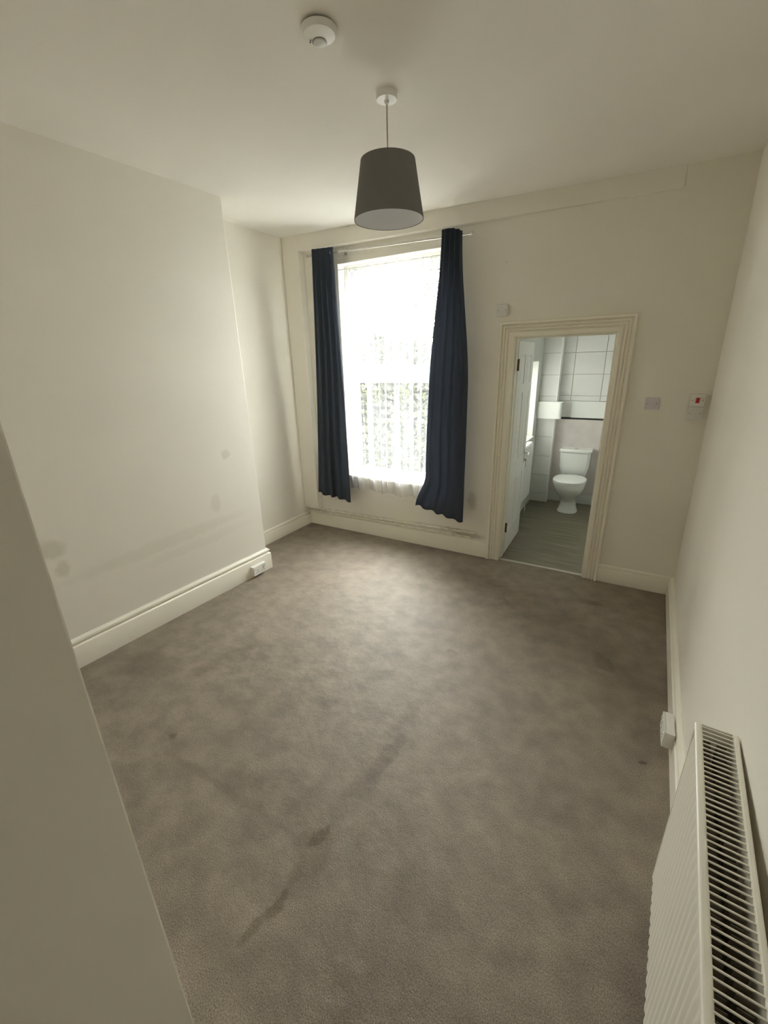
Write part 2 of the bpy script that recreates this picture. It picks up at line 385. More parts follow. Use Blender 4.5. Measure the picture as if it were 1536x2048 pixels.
# boxed-in pipe casing: post in the corner and tapering beam below the ceiling
bm = bmesh.new(); bx(bm, -2.4865, -2.288, -.085, .01, .222, 2.99)
struct('trim_1', bm, 'wall', 'cream boxed-in post in the corner left of the window', bevel=0.004)
bm = bmesh.new()
hexa(bm, [(-2.4865, .01, 2.842), (-2.4865, -.085, 2.842), (0.80, -.010, 2.80), (0.80, .01, 2.80)], [(-2.4865, .01, 3.05), (-2.4865, -.085, 3.05), (0.80, -.010, 3.05), (0.80, .01, 3.05)])
struct('trim_2', bm, 'wall', 'cream boxed-in beam under the ceiling above the window', bevel=0.004)
# raised plaster border on the window wall round the window (lintel strip)
bm = bmesh.new(); bx(bm, WX0 - .0, WX1, -.012, .01, WZ1, WZ1 + .05)
struct('trim_3', bm, 'wall', 'thin plaster strip above the window opening', bevel=0.004)

# skirtings
def bbprof(h, t):
    return [(0, 0), (t, 0), (t, h * .74), (t * .8, h * .78), (t * .35, h * .80), (t * .35, h * .845), (t * .85, h * .875), (t * .75, h * .93), (t * .35, h * .97), (t * .2, h), (-.02, h), (-.02, 0)]
def skirt(name, path, h, t=.02, label=None):
    bm = bmesh.new(); sweep(bm, path, bbprof(h, t)); return struct(name, bm, 'gloss', label, smooth=True)
skirt('baseboard_left', [(XL(-3.5) - .02, -3.52, 0), (XL(yb) - .02, yb, 0), (-2.49, yb, 0)][::1], .205, t=.027, label='cream moulded skirting along the chimney breast')
skirt('baseboard_alcove', [(-2.4855, yb, 0), (-2.4855, -.018, 0)], .155, label='cream skirting in the alcove')
bm = bmesh.new(); sweep(bm, [(-2.4855, 0, 0), (DX0 - .116, 0, 0)], [(0, 0), (.02, 0), (.02, .138), (.014, .15), (-.02, .15), (-.02, 0)])
struct('baseboard_back', bm, 'gloss', 'plain cream skirting below the window', smooth=True)
skirt('baseboard_back_right', [(DX1 + .116, 0, 0), (XR(0) + .035, 0, 0)], .155, label='cream moulded skirting right of the doorway')
skirt('baseboard_right', [(XR(0) + .035, 0.0, 0), (XR(YF) + .035, YF, 0)], .155, t=.035, label='cream moulded skirting below the radiator')

# ------------------------------------------------------------------ doorway
# architrave: section across its width, swept round the opening
AW = .116
aprof = [(0, 0), (0, .016), (.008, .020), (.034, .020), (.037, .009), (.043, .009), (.047, .022), (.058, .022), (.061, .010), (.067, .010), (.071, .025), (.081, .025), (.084, .013), (.090, .013), (.095, .034), (.112, .034), (AW, .026), (AW, 0)]
bm = bmesh.new()
corners = [(DX0, 0, -1, 0), (DX0, DZ, -1, 1), (DX1, DZ, 1, 1), (DX1, 0, 1, 0)]
rings = [[bm.verts.new((x + sx * a, -t - .0005, z + sz * a)) for a, t in aprof] for x, z, sx, sz in corners]
for a, b in zip(rings, rings[1:]):
    for i in range(len(aprof)): bm.faces.new((a[i], a[(i + 1) % len(aprof)], b[(i + 1) % len(aprof)], b[i]))
bm.faces.new(rings[0]); bm.faces.new(rings[-1])
struct('trim_4', bm, 'gloss', 'cream reeded architrave round the bathroom doorway', smooth=False)
bm = bmesh.new()
bx(bm, DX0 - .03, DX0, -.001, .165, -.01, DZ + .03); bx(bm, DX1, DX1 + .03, -.001, .165, -.01, DZ + .03); bx(bm, DX0, DX1, -.001, .165, DZ, DZ + .03)
bx(bm, DX0, DX0 + .012, .06, .12, 0, DZ); bx(bm, DX1 - .012, DX1, .06, .12, 0, DZ); bx(bm, DX0, DX1, .06, .12, DZ - .012, DZ)
struct('trim_5', bm, 'gloss', 'cream door lining inside the bathroom doorway', bevel=.002)
bm = bmesh.new(); lathe(bm, [(.001, DX0), (.016, DX0), (.016, DX1), (.001, DX1)], 12, (0, .03, -.004), 'x', 1)
for v in bm.verts:
    v.co.z = max(-.002, min(.006, v.co.z * .6)); v.co.y = .03 + (v.co.y - .03) * 1.2
bmesh.ops.remove_doubles(bm, verts=bm.verts, dist=1e-5)
tag(obj('threshold_strip', bm, 'brushed'), 'thin pale metal threshold strip across the bathroom doorway', 'threshold strip')

# door leaf, opened into the bathroom; six-panel
door = sempty('door_1', 'white six-panel door swung open into the bathroom')
door.location = (-.178, .14, 0); door.rotation_euler = (0, 0, math.radians(91.2))
# local: x along the leaf, visible face looks towards -y
LW, LH, LT = .65, 1.955, .036
bm = bmesh.new(); bx(bm, 0, LW, 0.006, LT - .006, .008, LH); obj('leaf', bm, 'upvc', door)
bm = bmesh.new()
xs = [(0, .085), (.285, .365), (LW - .085, LW)]
for s in (0, 1):
    y0, y1 = (0, .008) if s == 0 else (LT - .008, LT)
    for a, b in xs: bx(bm, a, b, y0, y1, .008, LH)
    for a, b in ((.008, .20), (.72, .90), (1.52, 1.60), (LH - .11, LH)):
        bx(bm, .085, .285, y0, y1, a, b); bx(bm, .365, LW - .085, y0, y1, a, b)
obj('panel_framing', bm, 'upvc', door, bevel=.0015)
for (a, b) in ((.20, .72), (.90, 1.52), (1.60, LH - .11)):
    for (c, d) in ((.085, .285), (.365, LW - .085)):
        bm = bmesh.new(); e = .022
        hexa(bm, [(c + e, .0062, a + e), (d - e, .0062, a + e), (d - e, .0062, b - e), (c + e, .0062, b - e)], [(c + e + .02, .001, a + e + .02), (d - e - .02, .001, a + e + .02), (d - e - .02, .001, b - e - .02), (c + e + .02, .001, b - e - .02)])
        obj('panel', bm, 'upvc', door)
for z in (.24, 1.72):
    bm = bmesh.new(); bx(bm, -.012, .004, -.002, .03, z, z + .09); lathe(bm, [(.001, z - .003), (.006, z - .003), (.006, z + .093), (.001, z + .093)], 10, (-.004, -.006, 0))
    obj('hinge', bm, 'brass', door)
hd = obj('handle_plate', (lambda b: (bx(b, LW - .075, LW - .035, -.006, 0.0005, .80, .95), b)[1])(bmesh.new()), 'chrome', door, bevel=.003)
bm = bmesh.new(); tube(bm, [(LW - .055, 0, .90), (LW - .055, -.045, .90), (LW - .065, -.052, .90), (LW - .16, -.05, .898)], [.008, .008, .009, .007], 10)
obj('handle', bm, 'chrome', door, smooth=True)
bm = bmesh.new(); tube(bm, [(LW - .055, -.004, .83), (LW - .055, -.02, .83)], .006, 8); bx(bm, LW - .06, LW - .05, -.024, -.02, .81, .835); bx(bm, LW - .058, LW - .052, -.023, -.021, .755, .812)
obj('key', bm, 'brass', door)

# ------------------------------------------------------------------ window
win = sempty('window_1', 'white double-hung window behind voile')
win.location = (0, 0, 0)
FY0, FY1 = .10, .17
bm = bmesh.new()
for a in ((WX0, WX0 + .05, WZ0, WZ1), (WX1 - .05, WX1, WZ0, WZ1), (WX0 + .05, WX1 - .05, WZ0, WZ0 + .03), (WX0 + .05, WX1 - .05, WZ1 - .05, WZ1)):
    bx(bm, a[0], a[1], FY0, FY1 + .04, a[2], a[3])
obj('window_frame', bm, 'upvc', win, bevel=.004)
def sash(name, y0, y1, z0, z1, wb, wt):
    bm = bmesh.new(); a, b = WX0 + .05, WX1 - .05; s = .038
    bx(bm, a, a + s, y0, y1, z0, z1); bx(bm, b - s, b, y0, y1, z0, z1); bx(bm, a + s, b - s, y0, y1, z0, z0 + wb); bx(bm, a + s, b - s, y0, y1, z1 - wt, z1)
    so = obj(name, bm, 'upvc', win, bevel=.004)
    ym = (y0 + y1) / 2
    box_obj('pane', a + s - .005, b - s + .005, ym - .002, ym + .002, z0 + wb - .005, z1 - wt + .005, 'glass', so)
    return so
sash('upper_sash', FY0 + .045, FY0 + .085, 1.69, WZ1 - .05, .065, .055)
lo = sash('lower_sash', FY0 + .005, FY0 + .043, WZ0 + .03, 1.715, .05, .095)
bm = bmesh.new(); bx(bm, -1.40, -1.34, FY0 - .012, FY0 + .03, 1.716, 1.735); tube(bm, [(-1.37, FY0, 1.735), (-1.31, FY0 - .01, 1.742)], .006, 8)
obj('sash_lock', bm, 'plastic', lo, bevel=.002)
bm = bmesh.new(); bx(bm, WX0 + .002, WX1 - .002, -.022, FY0 + .002, WZ0 - .022, WZ0 + .001)
obj('window_sill', bm, 'gloss', win, bevel=.006)

# ------------------------------------------------------------------ curtain pole
PX0, PX1, PZ0, PZ1, PY = -2.150, -.540, 2.776, 2.728, -.115
pz = lambda x: PZ0 + (PZ1 - PZ0) * (x - PX0) / (PX1 - PX0)
pole = thing('curtain_pole', 'slim brushed metal pole spanning above the window', 'curtain pole', (0, 0, 0))
bm = bmesh.new(); tube(bm, [(PX0, PY, pz(PX0)), (-1.3, PY, pz(-1.3)), (PX1, PY, pz(PX1))], .0095, 12); obj('pole', bm, 'brushed', pole, smooth=True)
for x, s in ((PX0, -1), (PX1, 1)):
    bm = bmesh.new(); lathe(bm, [(.001, s * .012), (.010, s * .012), (.0135, s * .008), (.0135, -s * .012), (.0095, -s * .016)], 14, (x, PY, pz(x)), 'x'); obj('finial', bm, 'brushed', pole, smooth=True)
for x in (-1.79, -.70):
    bm = bmesh.new(); tube(bm, [(x, -.0, pz(x) + .03), (x, PY + .02, pz(x) + .02), (x, PY, pz(x) + .004)], .006, 8); bx(bm, x - .014, x + .014, -.006, .0, pz(x) - .01, pz(x) + .055)
    lathe(bm, [(.0095, -.008), (.0135, -.008), (.0135, .008), (.0095, .008)], 14, (x, PY, pz(x)), 'x'); obj('bracket', bm, 'brushed', pole)

# ------------------------------------------------------------------ curtains
def curtain(label, xl, xr, zt, zb, folds, amp, drift, ragged, seed, eyel):
    """xl, xr: functions of v (0 top..1 bottom); zt, zb: functions of u."""
    rnd = random.Random(seed)
    root = thing('curtain', label, 'curtain', (0, 0, 0), 'navy curtains either side of the window')
    NU, NV = folds * 14, 70
    bm = bmesh.new(); grid = []
    ph = [rnd.uniform(-.5, .5) for _ in range(6)]
    for j in range(NV + 1):
        v = j / NV; row = []
        for i in range(NU + 1):
            u = i / NU
            uu = u + .025 * math.sin(2 * PI * (1.3 * v + ph[0])) * math.sin(PI * u) + .05 * v * math.sin(2 * PI * u * 1.0 + ph[1]) * math.sin(PI * u)
            A = amp * (1 - .35 * v + .25 * v * math.sin(5 * u + ph[2] * 4))
            s = math.sin(2 * PI * folds * u)
            sq = s * (1.25 - .25 * s * s)
            y = PY - .032 + A * sq + drift * v + .012 * v * math.sin(7 * u + 3 * v + ph[3])
            x = xl(v) + (xr(v) - xl(v)) * uu + .004 * math.sin(4 * PI * folds * u) * (1 - v)
            zt_ = zt(u) + .006 * s
            zb_ = zb(u) + ragged * (.6 * s + .4 * math.sin(2 * PI * folds * .5 * u + ph[4] * 6))
            row.append(bm.verts.new((x, y, zt_ + (zb_ - zt_) * v)))
        grid.append(row)
    for a, b in zip(grid, grid[1:]):
        for i in range(NU): bm.faces.new((a[i], a[i + 1], b[i + 1], b[i]))
    o = obj('fabric', bm, 'curtain', root, smooth=True)
    sm = o.modifiers.new('solid', 'SOLIDIFY'); sm.thickness = .003; sm.offset = 0
    for u in eyel:
        x = xl(0) + (xr(0) - xl(0)) * u; d = math.cos(2 * PI * folds * u)
        bm = bmesh.new()
        prof = [(.021 + .006 * math.cos(a), .004 * math.sin(a)) for a in [k * PI / 4 for k in range(9)]]
        lathe(bm, prof, 20, (0, 0, 0), 'x')
        e = obj('eyelet', bm, 'chrome', root, smooth=True)
        e.location = (x, PY - .030, pz(x) - .002); e.rotation_euler = (0, 0, 1.05)
    return root
sstep = lambda a, b, t: (lambda q: q * q * (3 - 2 * q))(max(0, min(1, (t - a) / (b - a))))
curtain('navy eyelet curtain left of the window, near the corner post',
        lambda v: -2.072 - .10 * v - .045 * v * v, lambda v: -1.825 + .03 * sstep(0, 1, v) + .02 * v,
        lambda u: 2.815 - .012 * u, lambda u: .452 - .055 * u, 4, .018, .0, .009, 3, [.875])
curtain('navy eyelet curtain between the window and the bathroom doorway',
        lambda v: -.775 - .085 * sstep(0, .5, v) - .035 * sstep(.3, .85, v) - .105 * sstep(.86, 1, v), lambda v: -.605 + .085 * sstep(0, .5, v) + .015 * v,
        lambda u: 2.778 - .03 * u + .014 * math.sin(PI * u), lambda u: .475 - .085 * sstep(0, .9, u), 4, .019, -.010, .010, 11, [])
# voile
bm = bmesh.new(); NU, NV = 220, 30; grid = []
for j in range(NV + 1):
    v = j / NV; row = []
    for i in range(NU + 1):
        u = i / NU
        y = -.042 + .013 * math.sin(2 * PI * 9 * u + 1.5 * math.sin(2 * PI * 2.3 * u) + .5 * v) + .005 * math.sin(2 * PI * 23 * u + 2) * (1 - .6 * v)
        x = -1.868 + 1.045 * u + .02 * v * math.sin(2 * PI * 3 * u + 1)
        z = 2.640 - .008 * u + ((.520 + .012 * math.sin(2 * PI * 4.5 * u)) - 2.64) * v
        row.append(bm.verts.new((x, y, z)))
    grid.append(row)
for a, b in zip(grid, grid[1:]):
    for i in range(NU): bm.faces.new((a[i], a[i + 1], b[i + 1], b[i]))
net = thing('net_curtain', 'sheer white voile hanging across the window between the navy curtains', 'net curtain', (0, 0, 0))
obj('voile', bm, 'net', net, smooth=True)
bm = bmesh.new(); tube(bm, [(-1.889, -.042, 2.636), (-1.3, -.042, 2.632), (-.79, -.042, 2.628)], .003, 6); obj('curtain_wire', bm, 'plastic', net)

# ------------------------------------------------------------------ heating pipes above the skirting
def pipe(label, pts, r=.010):
    root = thing('heating_pipe', label, 'pipe', (0, 0, 0), 'pipes along the window wall')
    bm = bmesh.new(); tube(bm, pts, r, 10); obj('pipe', bm, 'pipe', root, smooth=True)
    return root
p1 = pipe('upper cream-painted pipe running along the wall below the window', [(-2.484, -.03, .200), (-2.2, -.03, .203), (-1.4, -.03, .215), (-.78, -.03, .233), (-.42, -.03, .240)])
p2 = pipe('lower cream-painted pipe just above the window wall skirting', [(-2.484, -.03, .168), (-2.2, -.03, .170), (-1.4, -.03, .180), (-.70, -.03, .190), (-.47, -.03, .187)])
for root, xz in ((p1, ((-.76, .2335), (-.68, .235))), (p2, ((-.64, .190), (-.55, .1885)))):
    for x, z in xz:
        bm = bmesh.new(); tube(bm, [(x - .02, -.03, z), (x - .019, -.03, z), (x + .019, -.03, z + .001), (x + .02, -.03, z + .001)], [.0095, .013, .013, .0095], 10); obj('coupling', bm, 'solder', root, smooth=True)
for x, z in ((-2.2, .203), (-1.0, .226)):
    bm = bmesh.new(); bx(bm, x - .009, x + .009, -.043, 0, z - .015, z + .014); obj('clip', bm, 'plastic', p1, bevel=.004)
for x, z in ((-2.2, .170), (-1.0, .185)):
    bm = bmesh.new(); bx(bm, x - .009, x + .009, -.043, 0, z - .014, z + .014); obj('clip', bm, 'plastic', p2, bevel=.004)

# ------------------------------------------------------------------ pendant light
lx, ly = -.412, -1.640; cz = CZ(lx, ly)
lamp = thing('pendant_light', 'charcoal drum-shaped pendant lamp hanging from the ceiling on a cord', 'pendant light', (lx, ly, cz))
bm = bmesh.new(); r = lathe(bm, [(.047, 0), (.047, -.020), (.0445, -.026), (.012, -.029), (.008, -.040), (.001, -.042)], 32); cap(bm, r[0]); obj('ceiling_rose', bm, 'plastic', lamp, smooth=True)
bm = bmesh.new(); tube(bm, [(0, 0, -.038), (0, 0, -.16), (0, 0, -.262)], .0035, 8); obj('cord', bm, 'cord', lamp, smooth=True)
zt_, zb_ = 2.690 - cz, 2.456 - cz
bm = bmesh.new(); lathe(bm, [(.123, zt_), (.163, zb_), (.1655, zb_ - .001), (.1655, zb_ + .004), (.1255, zt_ + .001), (.123, zt_)], 64)
sh = obj('lamp_shade', bm, 'shade', lamp, smooth=True)
bm = bmesh.new(); lathe(bm, [(.1225, zt_ - .001), (.1625, zb_ + .001)], 64); li = obj('lining', bm, 'shade_in', sh, smooth=True); li['label'] = 'pale grey inside of the shade'
bm = bmesh.new()
lathe(bm, [(.020, -.262), (.026, -.262), (.026, -.266), (.020, -.266), (.020, -.262)], 20)
for k in range(3):
    a = 2 * PI * k / 3; tube(bm, [(.024 * math.cos(a), .024 * math.sin(a), -.264), (.123 * math.cos(a), .123 * math.sin(a), zt_ - .003)], .002, 6)
obj('shade_ring', bm, 'plastic', lamp)
bm = bmesh.new(); r = lathe(bm, [(.006, -.250), (.019, -.258), (.019, -.300), (.015, -.305), (.001, -.305)], 20); obj('lamp_holder', bm, 'plastic', lamp, smooth=True)
bm = bmesh.new(); lathe(bm, [(.013, -.305), (.016, -.32), (.028, -.345), (.031, -.365), (.026, -.385), (.012, -.397), (.001, -.399)], 20); obj('bulb', bm, 'ceramic', lamp, smooth=True)

# smoke alarm
sx, sy_ = -.415, -2.114; cz = CZ(sx, sy_)
al = thing('smoke_alarm', 'round white smoke alarm on the ceiling', 'smoke alarm', (sx, sy_, cz))
bm = bmesh.new(); r = lathe(bm, [(.050, 0), (.050, -.010), (.001, -.010)], 40); cap(bm, r[0]); obj('mounting_base', bm, 'dark', al, smooth=True)
bm = bmesh.new(); r = lathe(bm, [(.001, -.008), (.062, -.008), (.0645, -.011), (.063, -.018), (.055, -.0265), (.028, -.030), (.001, -.030)], 48); obj('housing', bm, 'plastic', al, smooth=True)
bm = bmesh.new(); r = lathe(bm, [(.024, -.029), (.024, -.031), (.0225, -.035), (.018, -.037), (.001, -.0375)], 32, (-.014, .019, 0)); obj('test_button', bm, 'plastic_grey', al, smooth=True)
bm = bmesh.new(); lathe(bm, [(.024, -.028), (.0262, -.0312), (.024, -.0315)], 32, (-.014, .019, 0)); obj('groove', bm, 'screw', al)
bm = bmesh.new(); lathe(bm, [(.003, -.027), (.003, -.0305), (.001, -.031)], 10, (-.036, -.004, 0)); lathe(bm, [(.003, -.027), (.003, -.0305), (.001, -.031)], 10, (-.044, .004, 0)); obj('indicator', bm, 'screw', al)

# ------------------------------------------------------------------ electrical plates
def plate(name, label, cat, x, z, w_, h_, d_, back, yb_=0.0, build=None, m='plastic'):
    root = thing(name, label, cat, (x, yb_, z))
    if back:
        bm = bmesh.new(); bx(bm, -w_ / 2 + .001, w_ / 2 - .001, -back, .001, -h_ / 2 + .001, h_ / 2 - .001); obj('back_box', bm, 'plastic_grey', root, bevel=.002)
    bm = bmesh.new(); bx(bm, -w_ / 2, w_ / 2, -back - d_, -back, -h_ / 2, h_ / 2); obj('face_plate', bm, m, root, bevel=.003)
    for s in (-1, 1):
        bm = bmesh.new(); lathe(bm, [(.001, -back - d_ - .001), (.0035, -back - d_ - .001), (.0035, -back - d_ + .003)], 10, (s * .030, 0, 0), 'y'); obj('screw', bm, 'screw', root)
    if build: build(root, -back - d_)
    return root
plate('junction_box', 'small square white blanking box above the doorway left corner', 'junction box', -.297, 2.180, .088, .088, .008, .028, m='plastic_grey')
def two_rockers(root, y):
    for s in (-1, 1):
        bm = bmesh.new(); bx(bm, s * .0105 - .006, s * .0105 + .006, y - .003, y + .001, -.012, .012); obj('rocker', bm, 'plate', root, bevel=.001)
plate('light_switch', 'flat white double light switch right of the doorway', 'light switch', .836, 1.484, .090, .088, .012, 0, build=two_rockers, m='plate')
def red_rocker(root, y):
    bm = bmesh.new(); bx(bm, -.013, .013, y - .005, y + .001, -.020, .020); obj('rocker_surround', bm, 'plastic_grey', root, bevel=.001)
    bm = bmesh.new(); hexa(bm, [(-.010, y - .003, -.017), (.010, y - .003, -.017), (.010, y - .003, .017), (-.010, y - .003, .017)], [(-.010, y - .007, -.017), (.010, y - .007, -.017), (.010, y - .011, .017), (-.010, y - .011, .017)]); r_ = obj('rocker', bm, 'red', root); r_['label'] = 'red rocker'
plate('isolator_switch', 'white surface box with red rocker switch near the right corner', 'isolator switch', 1.100, 1.514, .086, .086, .008, .034, build=red_rocker)
plate('blanking_plate', 'plain white box directly below the red rocker switch', 'blanking plate', 1.100, 1.427, .086, .086, .008, .030, m='plastic_grey')

# left double socket on skirting of chimney breast
def socket_box(label, loc, rz, L, h, d, plug=False):
    root = thing('socket', label, 'socket', loc, None, rz)     # local: x along wall, -y out of wall
    bm = bmesh.new(); bx(bm, -L / 2, L / 2, -d, 0, 0, h); obj('back_box', bm, 'plastic', root, bevel=.002)
    bm = bmesh.new(); bx(bm, -L / 2, L / 2, -d - .009, -d, 0, h); fp = obj('face_plate', bm, 'plastic', root, bevel=.003)
    for s in (-1, 1):
        bm = bmesh.new()
        cx = s * L * .22
        bx(bm, cx - .003, cx + .003, -d - .0095, -d - .008, h * .5, h * .5 + .010)
        for q in (-1, 1): bx(bm, cx + q * .011 - .004, cx + q * .011 + .004, -d - .0095, -d - .008, h * .5 - .018, h * .5 - .013)
        obj('pin_holes', bm, 'dark', root)
        bm = bmesh.new(); bx(bm, s * L * .38 - .006, s * L * .38 + .006, -d - .0125, -d - .008, h * .72 - .009, h * .72 + .009); obj('rocker', bm, 'plastic', root, bevel=.001)
    return root
socket_box('white double socket on the chimney breast skirting near its corner', (XL(-1.305), -1.305, .022), math.radians(90) , .15, .086, .034)
rs = socket_box('white double socket on the right-hand skirting beyond the radiator', (XR(-1.68), -1.68, .060), math.radians(-90) , .15, .086, .036)

# ------------------------------------------------------------------ radiator
RL, RH, RD, RZ = 1.40, .690, .100, .112
rang = math.atan2(.045, .71)
rad = thing('radiator', 'long white double panel radiator with slatted top on the right wall', 'radiator', (1.030, -2.440, RZ), None, -(PI / 2) - rang)
# local: x along length towards the viewer, y: -? front is towards the room
# after the rotation local +x -> -Y world, local +y -> +X world (towards the wall)
def corr(bm, ysurf, sgn, th=.0015):
    per, n = RL / 42, 42
    xs = []
    for k in range(n):
        a = k * per
        xs += [(a + per * .12, 0), (a + per * .32, 1), (a + per * .68, 1), (a + per * .88, 0)]
    xs = [(0, 0)] + xs + [(RL, 0)]
    zs = [(0, 0), (.004, 0), (.014, 1), (.022, 1), (RH - .075, 1), (RH - .030, 0), (RH, 0)]
    g = [[bm.verts.new((x, ysurf + sgn * (.0045 * e * f), z)) for x, e in xs] for z, f in zs]
    for a, b in zip(g, g[1:]):
        for i in range(len(xs) - 1): bm.faces.new((a[i], a[i + 1], b[i + 1], b[i]))
for nm, y, s in (('front_panel', .009, -1), ('back_panel', RD - .009, 1)):
    bm = bmesh.new(); corr(bm, y, s); o = obj(nm, bm, 'rad', rad, smooth=True)
    sm = o.modifiers.new('solid', 'SOLIDIFY'); sm.thickness = .004; sm.offset = 0
for x0, x1 in ((-.002, .001), (RL - .001, RL + .002)):
    bm = bmesh.new(); bx(bm, x0, x1, .002, RD - .002, .0, RH + .001); obj('side_panel', bm, 'rad', rad, bevel=.001)
bm = bmesh.new(); bx(bm, -.002, RL + .002, -.001, .018, RH - .012, RH + .003); obj('front_rail', bm, 'rad', rad, bevel=.006, seg=3)
bm = bmesh.new(); bx(bm, -.002, RL + .002, RD - .013, RD + .001, RH - .012, RH + .003); obj('back_rail', bm, 'rad', rad, bevel=.004)
bm = bmesh.new(); bx(bm, -.0017, .0017, .015, RD - .010, RH - .002, RH + .002); s0 = obj('slat', bm, 'rad', rad, bevel=.001)
s0.location = (.010, 0, 0)
for k in range(1, 84):
    s_ = s0.copy(); C.objects.link(s_); s_.parent = rad; s_.location = (.010 + k * .0166, 0, 0)
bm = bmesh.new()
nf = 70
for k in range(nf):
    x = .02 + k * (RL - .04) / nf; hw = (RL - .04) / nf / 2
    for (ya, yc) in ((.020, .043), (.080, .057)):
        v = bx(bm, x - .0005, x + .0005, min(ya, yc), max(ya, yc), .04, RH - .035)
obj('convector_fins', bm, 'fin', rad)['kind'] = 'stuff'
for x in (.25, RL - .25):
    bm = bmesh.new(); bx(bm, x - .02, x + .02, RD - .01, RD + .024, .1, RH - .1); obj('bracket', bm, 'rad', rad)

# ------------------------------------------------------------------ bathroom
BX0, BX1, BY1 = -.335, .80, 2.14
bm = bmesh.new(); bx(bm, -.50, .95, .02, 2.4, -.12, -.001)
struct('floor_bathroom', bm, 'vinyl', 'grey streaked vinyl floor of the bathroom')
bm = bmesh.new(); bx(bm, -.6, .95, .15, 2.4, 2.35, 2.5); struct('ceiling_bathroom', bm, 'ceiling')
# left wall of bathroom with window opening
by0, by1, bz0, bz1 = .85, 1.79, .90, 1.78
bm = bmesh.new()
bx(bm, -.60, BX0, .30, by0, -.1, 2.5); bx(bm, -.60, BX0, by1, 2.4, -.1, 2.5); bx(bm, -.60, BX0, by0, by1, -.1, bz0); bx(bm, -.60, BX0, by0, by1, bz1, 2.5)
struct('wall_bathroom_left', bm, 'bathwall')
bm = bmesh.new(); bx(bm, BX1, .95, .15, 2.4, -.1, 2.5); struct('wall_bathroom_right', bm, 'bathwall')
bm = bmesh.new(); bx(bm, -.6, .95, BY1 + .012, 2.4, -.1, 2.5); wb = struct('wall_bathroom_back', bm, 'grout', 'tiled end wall behind the toilet')
bw = sempty('window_2', 'bathroom window seen edge-on past the open door')
bm = bmesh.new()
for a in ((by0, by0 + .05, bz0, bz1), (by1 - .05, by1, bz0, bz1), (by0 + .05, by1 - .05, bz0, bz0 + .05), (by0 + .05, by1 - .05, bz1 - .05, bz1)): bx(bm, -.50, -.45, a[0], a[1], a[2], a[3])
obj('window_frame', bm, 'upvc', bw, bevel=.003)
box_obj('pane', -.478, -.474, by0 + .045, by1 - .045, bz0 + .045, bz1 - .045, 'frost', bw)
box_obj('window_sill', -.46, BX0 + .02, by0, by1, bz0 - .02, bz0 + .001, 'gloss', bw, .003)
# tiles on the end wall
me_cache = {}
def tile(parent, x0, x1, y, z0, z1, m='tile', t=.010):
    g = .0015; key = (round(x1 - x0, 3), round(z1 - z0, 3), m)
    if key not in me_cache:
        bm = bmesh.new(); hx, hz = (x1 - x0) / 2 - g, (z1 - z0) / 2 - g; e = .0015
        hexa(bm, [(-hx, 0, -hz), (hx, 0, -hz), (hx, 0, hz), (-hx, 0, hz)], [(-hx + e, -t, -hz + e), (hx - e, -t, -hz + e), (hx - e, -t, hz - e), (-hx + e, -t, hz - e)])
        bmesh.ops.recalc_face_normals(bm, faces=bm.faces); me = bpy.data.meshes.new('tile'); bm.to_mesh(me); bm.free(); me.materials.append(M[m]); me_cache[key] = me
    o = bpy.data.objects.new('tile', me_cache[key]); C.objects.link(o); o.parent = parent
    o.location = ((x0 + x1) / 2, y, (z0 + z1) / 2); return o
for (z0, z1) in ((1.305, 1.3675), (1.3675, 1.6175), (1.6175, 1.8675), (1.8675, 2.1175), (2.1175, 2.35)):
    x = -.125
    for wdt in (.14, .33, .33):
        tile(wb, x, x + wdt, BY1 + .012, z0, z1); x += wdt
for x0, x1 in ((-.125, .04),): tile(wb, x0, x1, BY1 + .012, 1.103, 1.305)
bm = bmesh.new(); bx(bm, .04, BX1, BY1 - .016, BY1 + .012, 1.103, 1.303); o = obj('pale_panel', bm, 'ceramic', wb, bevel=.003)
bm = bmesh.new(); bx(bm, -.125, BX1, BY1 - .004, BY1 + .012, 1.080, 1.103); o = obj('dark_strip', bm, 'dark', wb)  # near-black strip between the marbled and pale panels
bm = bmesh.new(); bx(bm, -.125, BX1, BY1 - .012, BY1 + .012, .13, 1.080); o = obj('marbled_panel', bm, 'marble', wb); o['label'] = 'pinkish grey marbled lower panel'
bm = bmesh.new(); bx(bm, -.125, BX1, BY1 - .018, BY1 + .012, .0, .13); o = obj('plinth', bm, 'tile', wb, bevel=.002)
# tiled pier
bm = bmesh.new(); bx(bm, BX0 - .01, -.13, 2.012, 2.2, -.05, 2.4); pr_ = struct('wall_bathroom_pier', bm, 'grout', 'narrow tiled pier in the bathroom corner left of the toilet')
for (z0, z1) in ((0, .1175), (.1175, .3675), (.3675, .6175), (.6175, .8675), (.8675, 1.1175), (1.1175, 1.3675), (1.3675, 1.6175), (1.6175, 1.8675), (1.8675, 2.1175), (2.1175, 2.35)):
    tile(pr_, BX0, -.127, 2.012, z0, z1)
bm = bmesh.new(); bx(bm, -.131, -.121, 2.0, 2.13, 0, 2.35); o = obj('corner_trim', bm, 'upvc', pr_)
# box on the pier
cb = thing('wall_box', 'small white rounded box fixed across the tiled bathroom pier', 'box', (0, 0, 0))
bm = bmesh.new()
outl = [(-.332, 2.001), (-.332, 1.93), (-.085, 1.93), (-.062, 1.935), (-.050, 1.948), (-.047, 1.965), (-.047, 2.001)]
hexa(bm, [(x, y, 1.100) for x, y in outl], [(x, y, 1.300) for x, y in outl]); obj('cover', bm, 'ceramic', cb, bevel=.004)
bm = bmesh.new(); bx(bm, -.334, -.040, 1.926, 2.001, 1.300, 1.308); obj('top_edge', bm, 'ceramic', cb, bevel=.002)
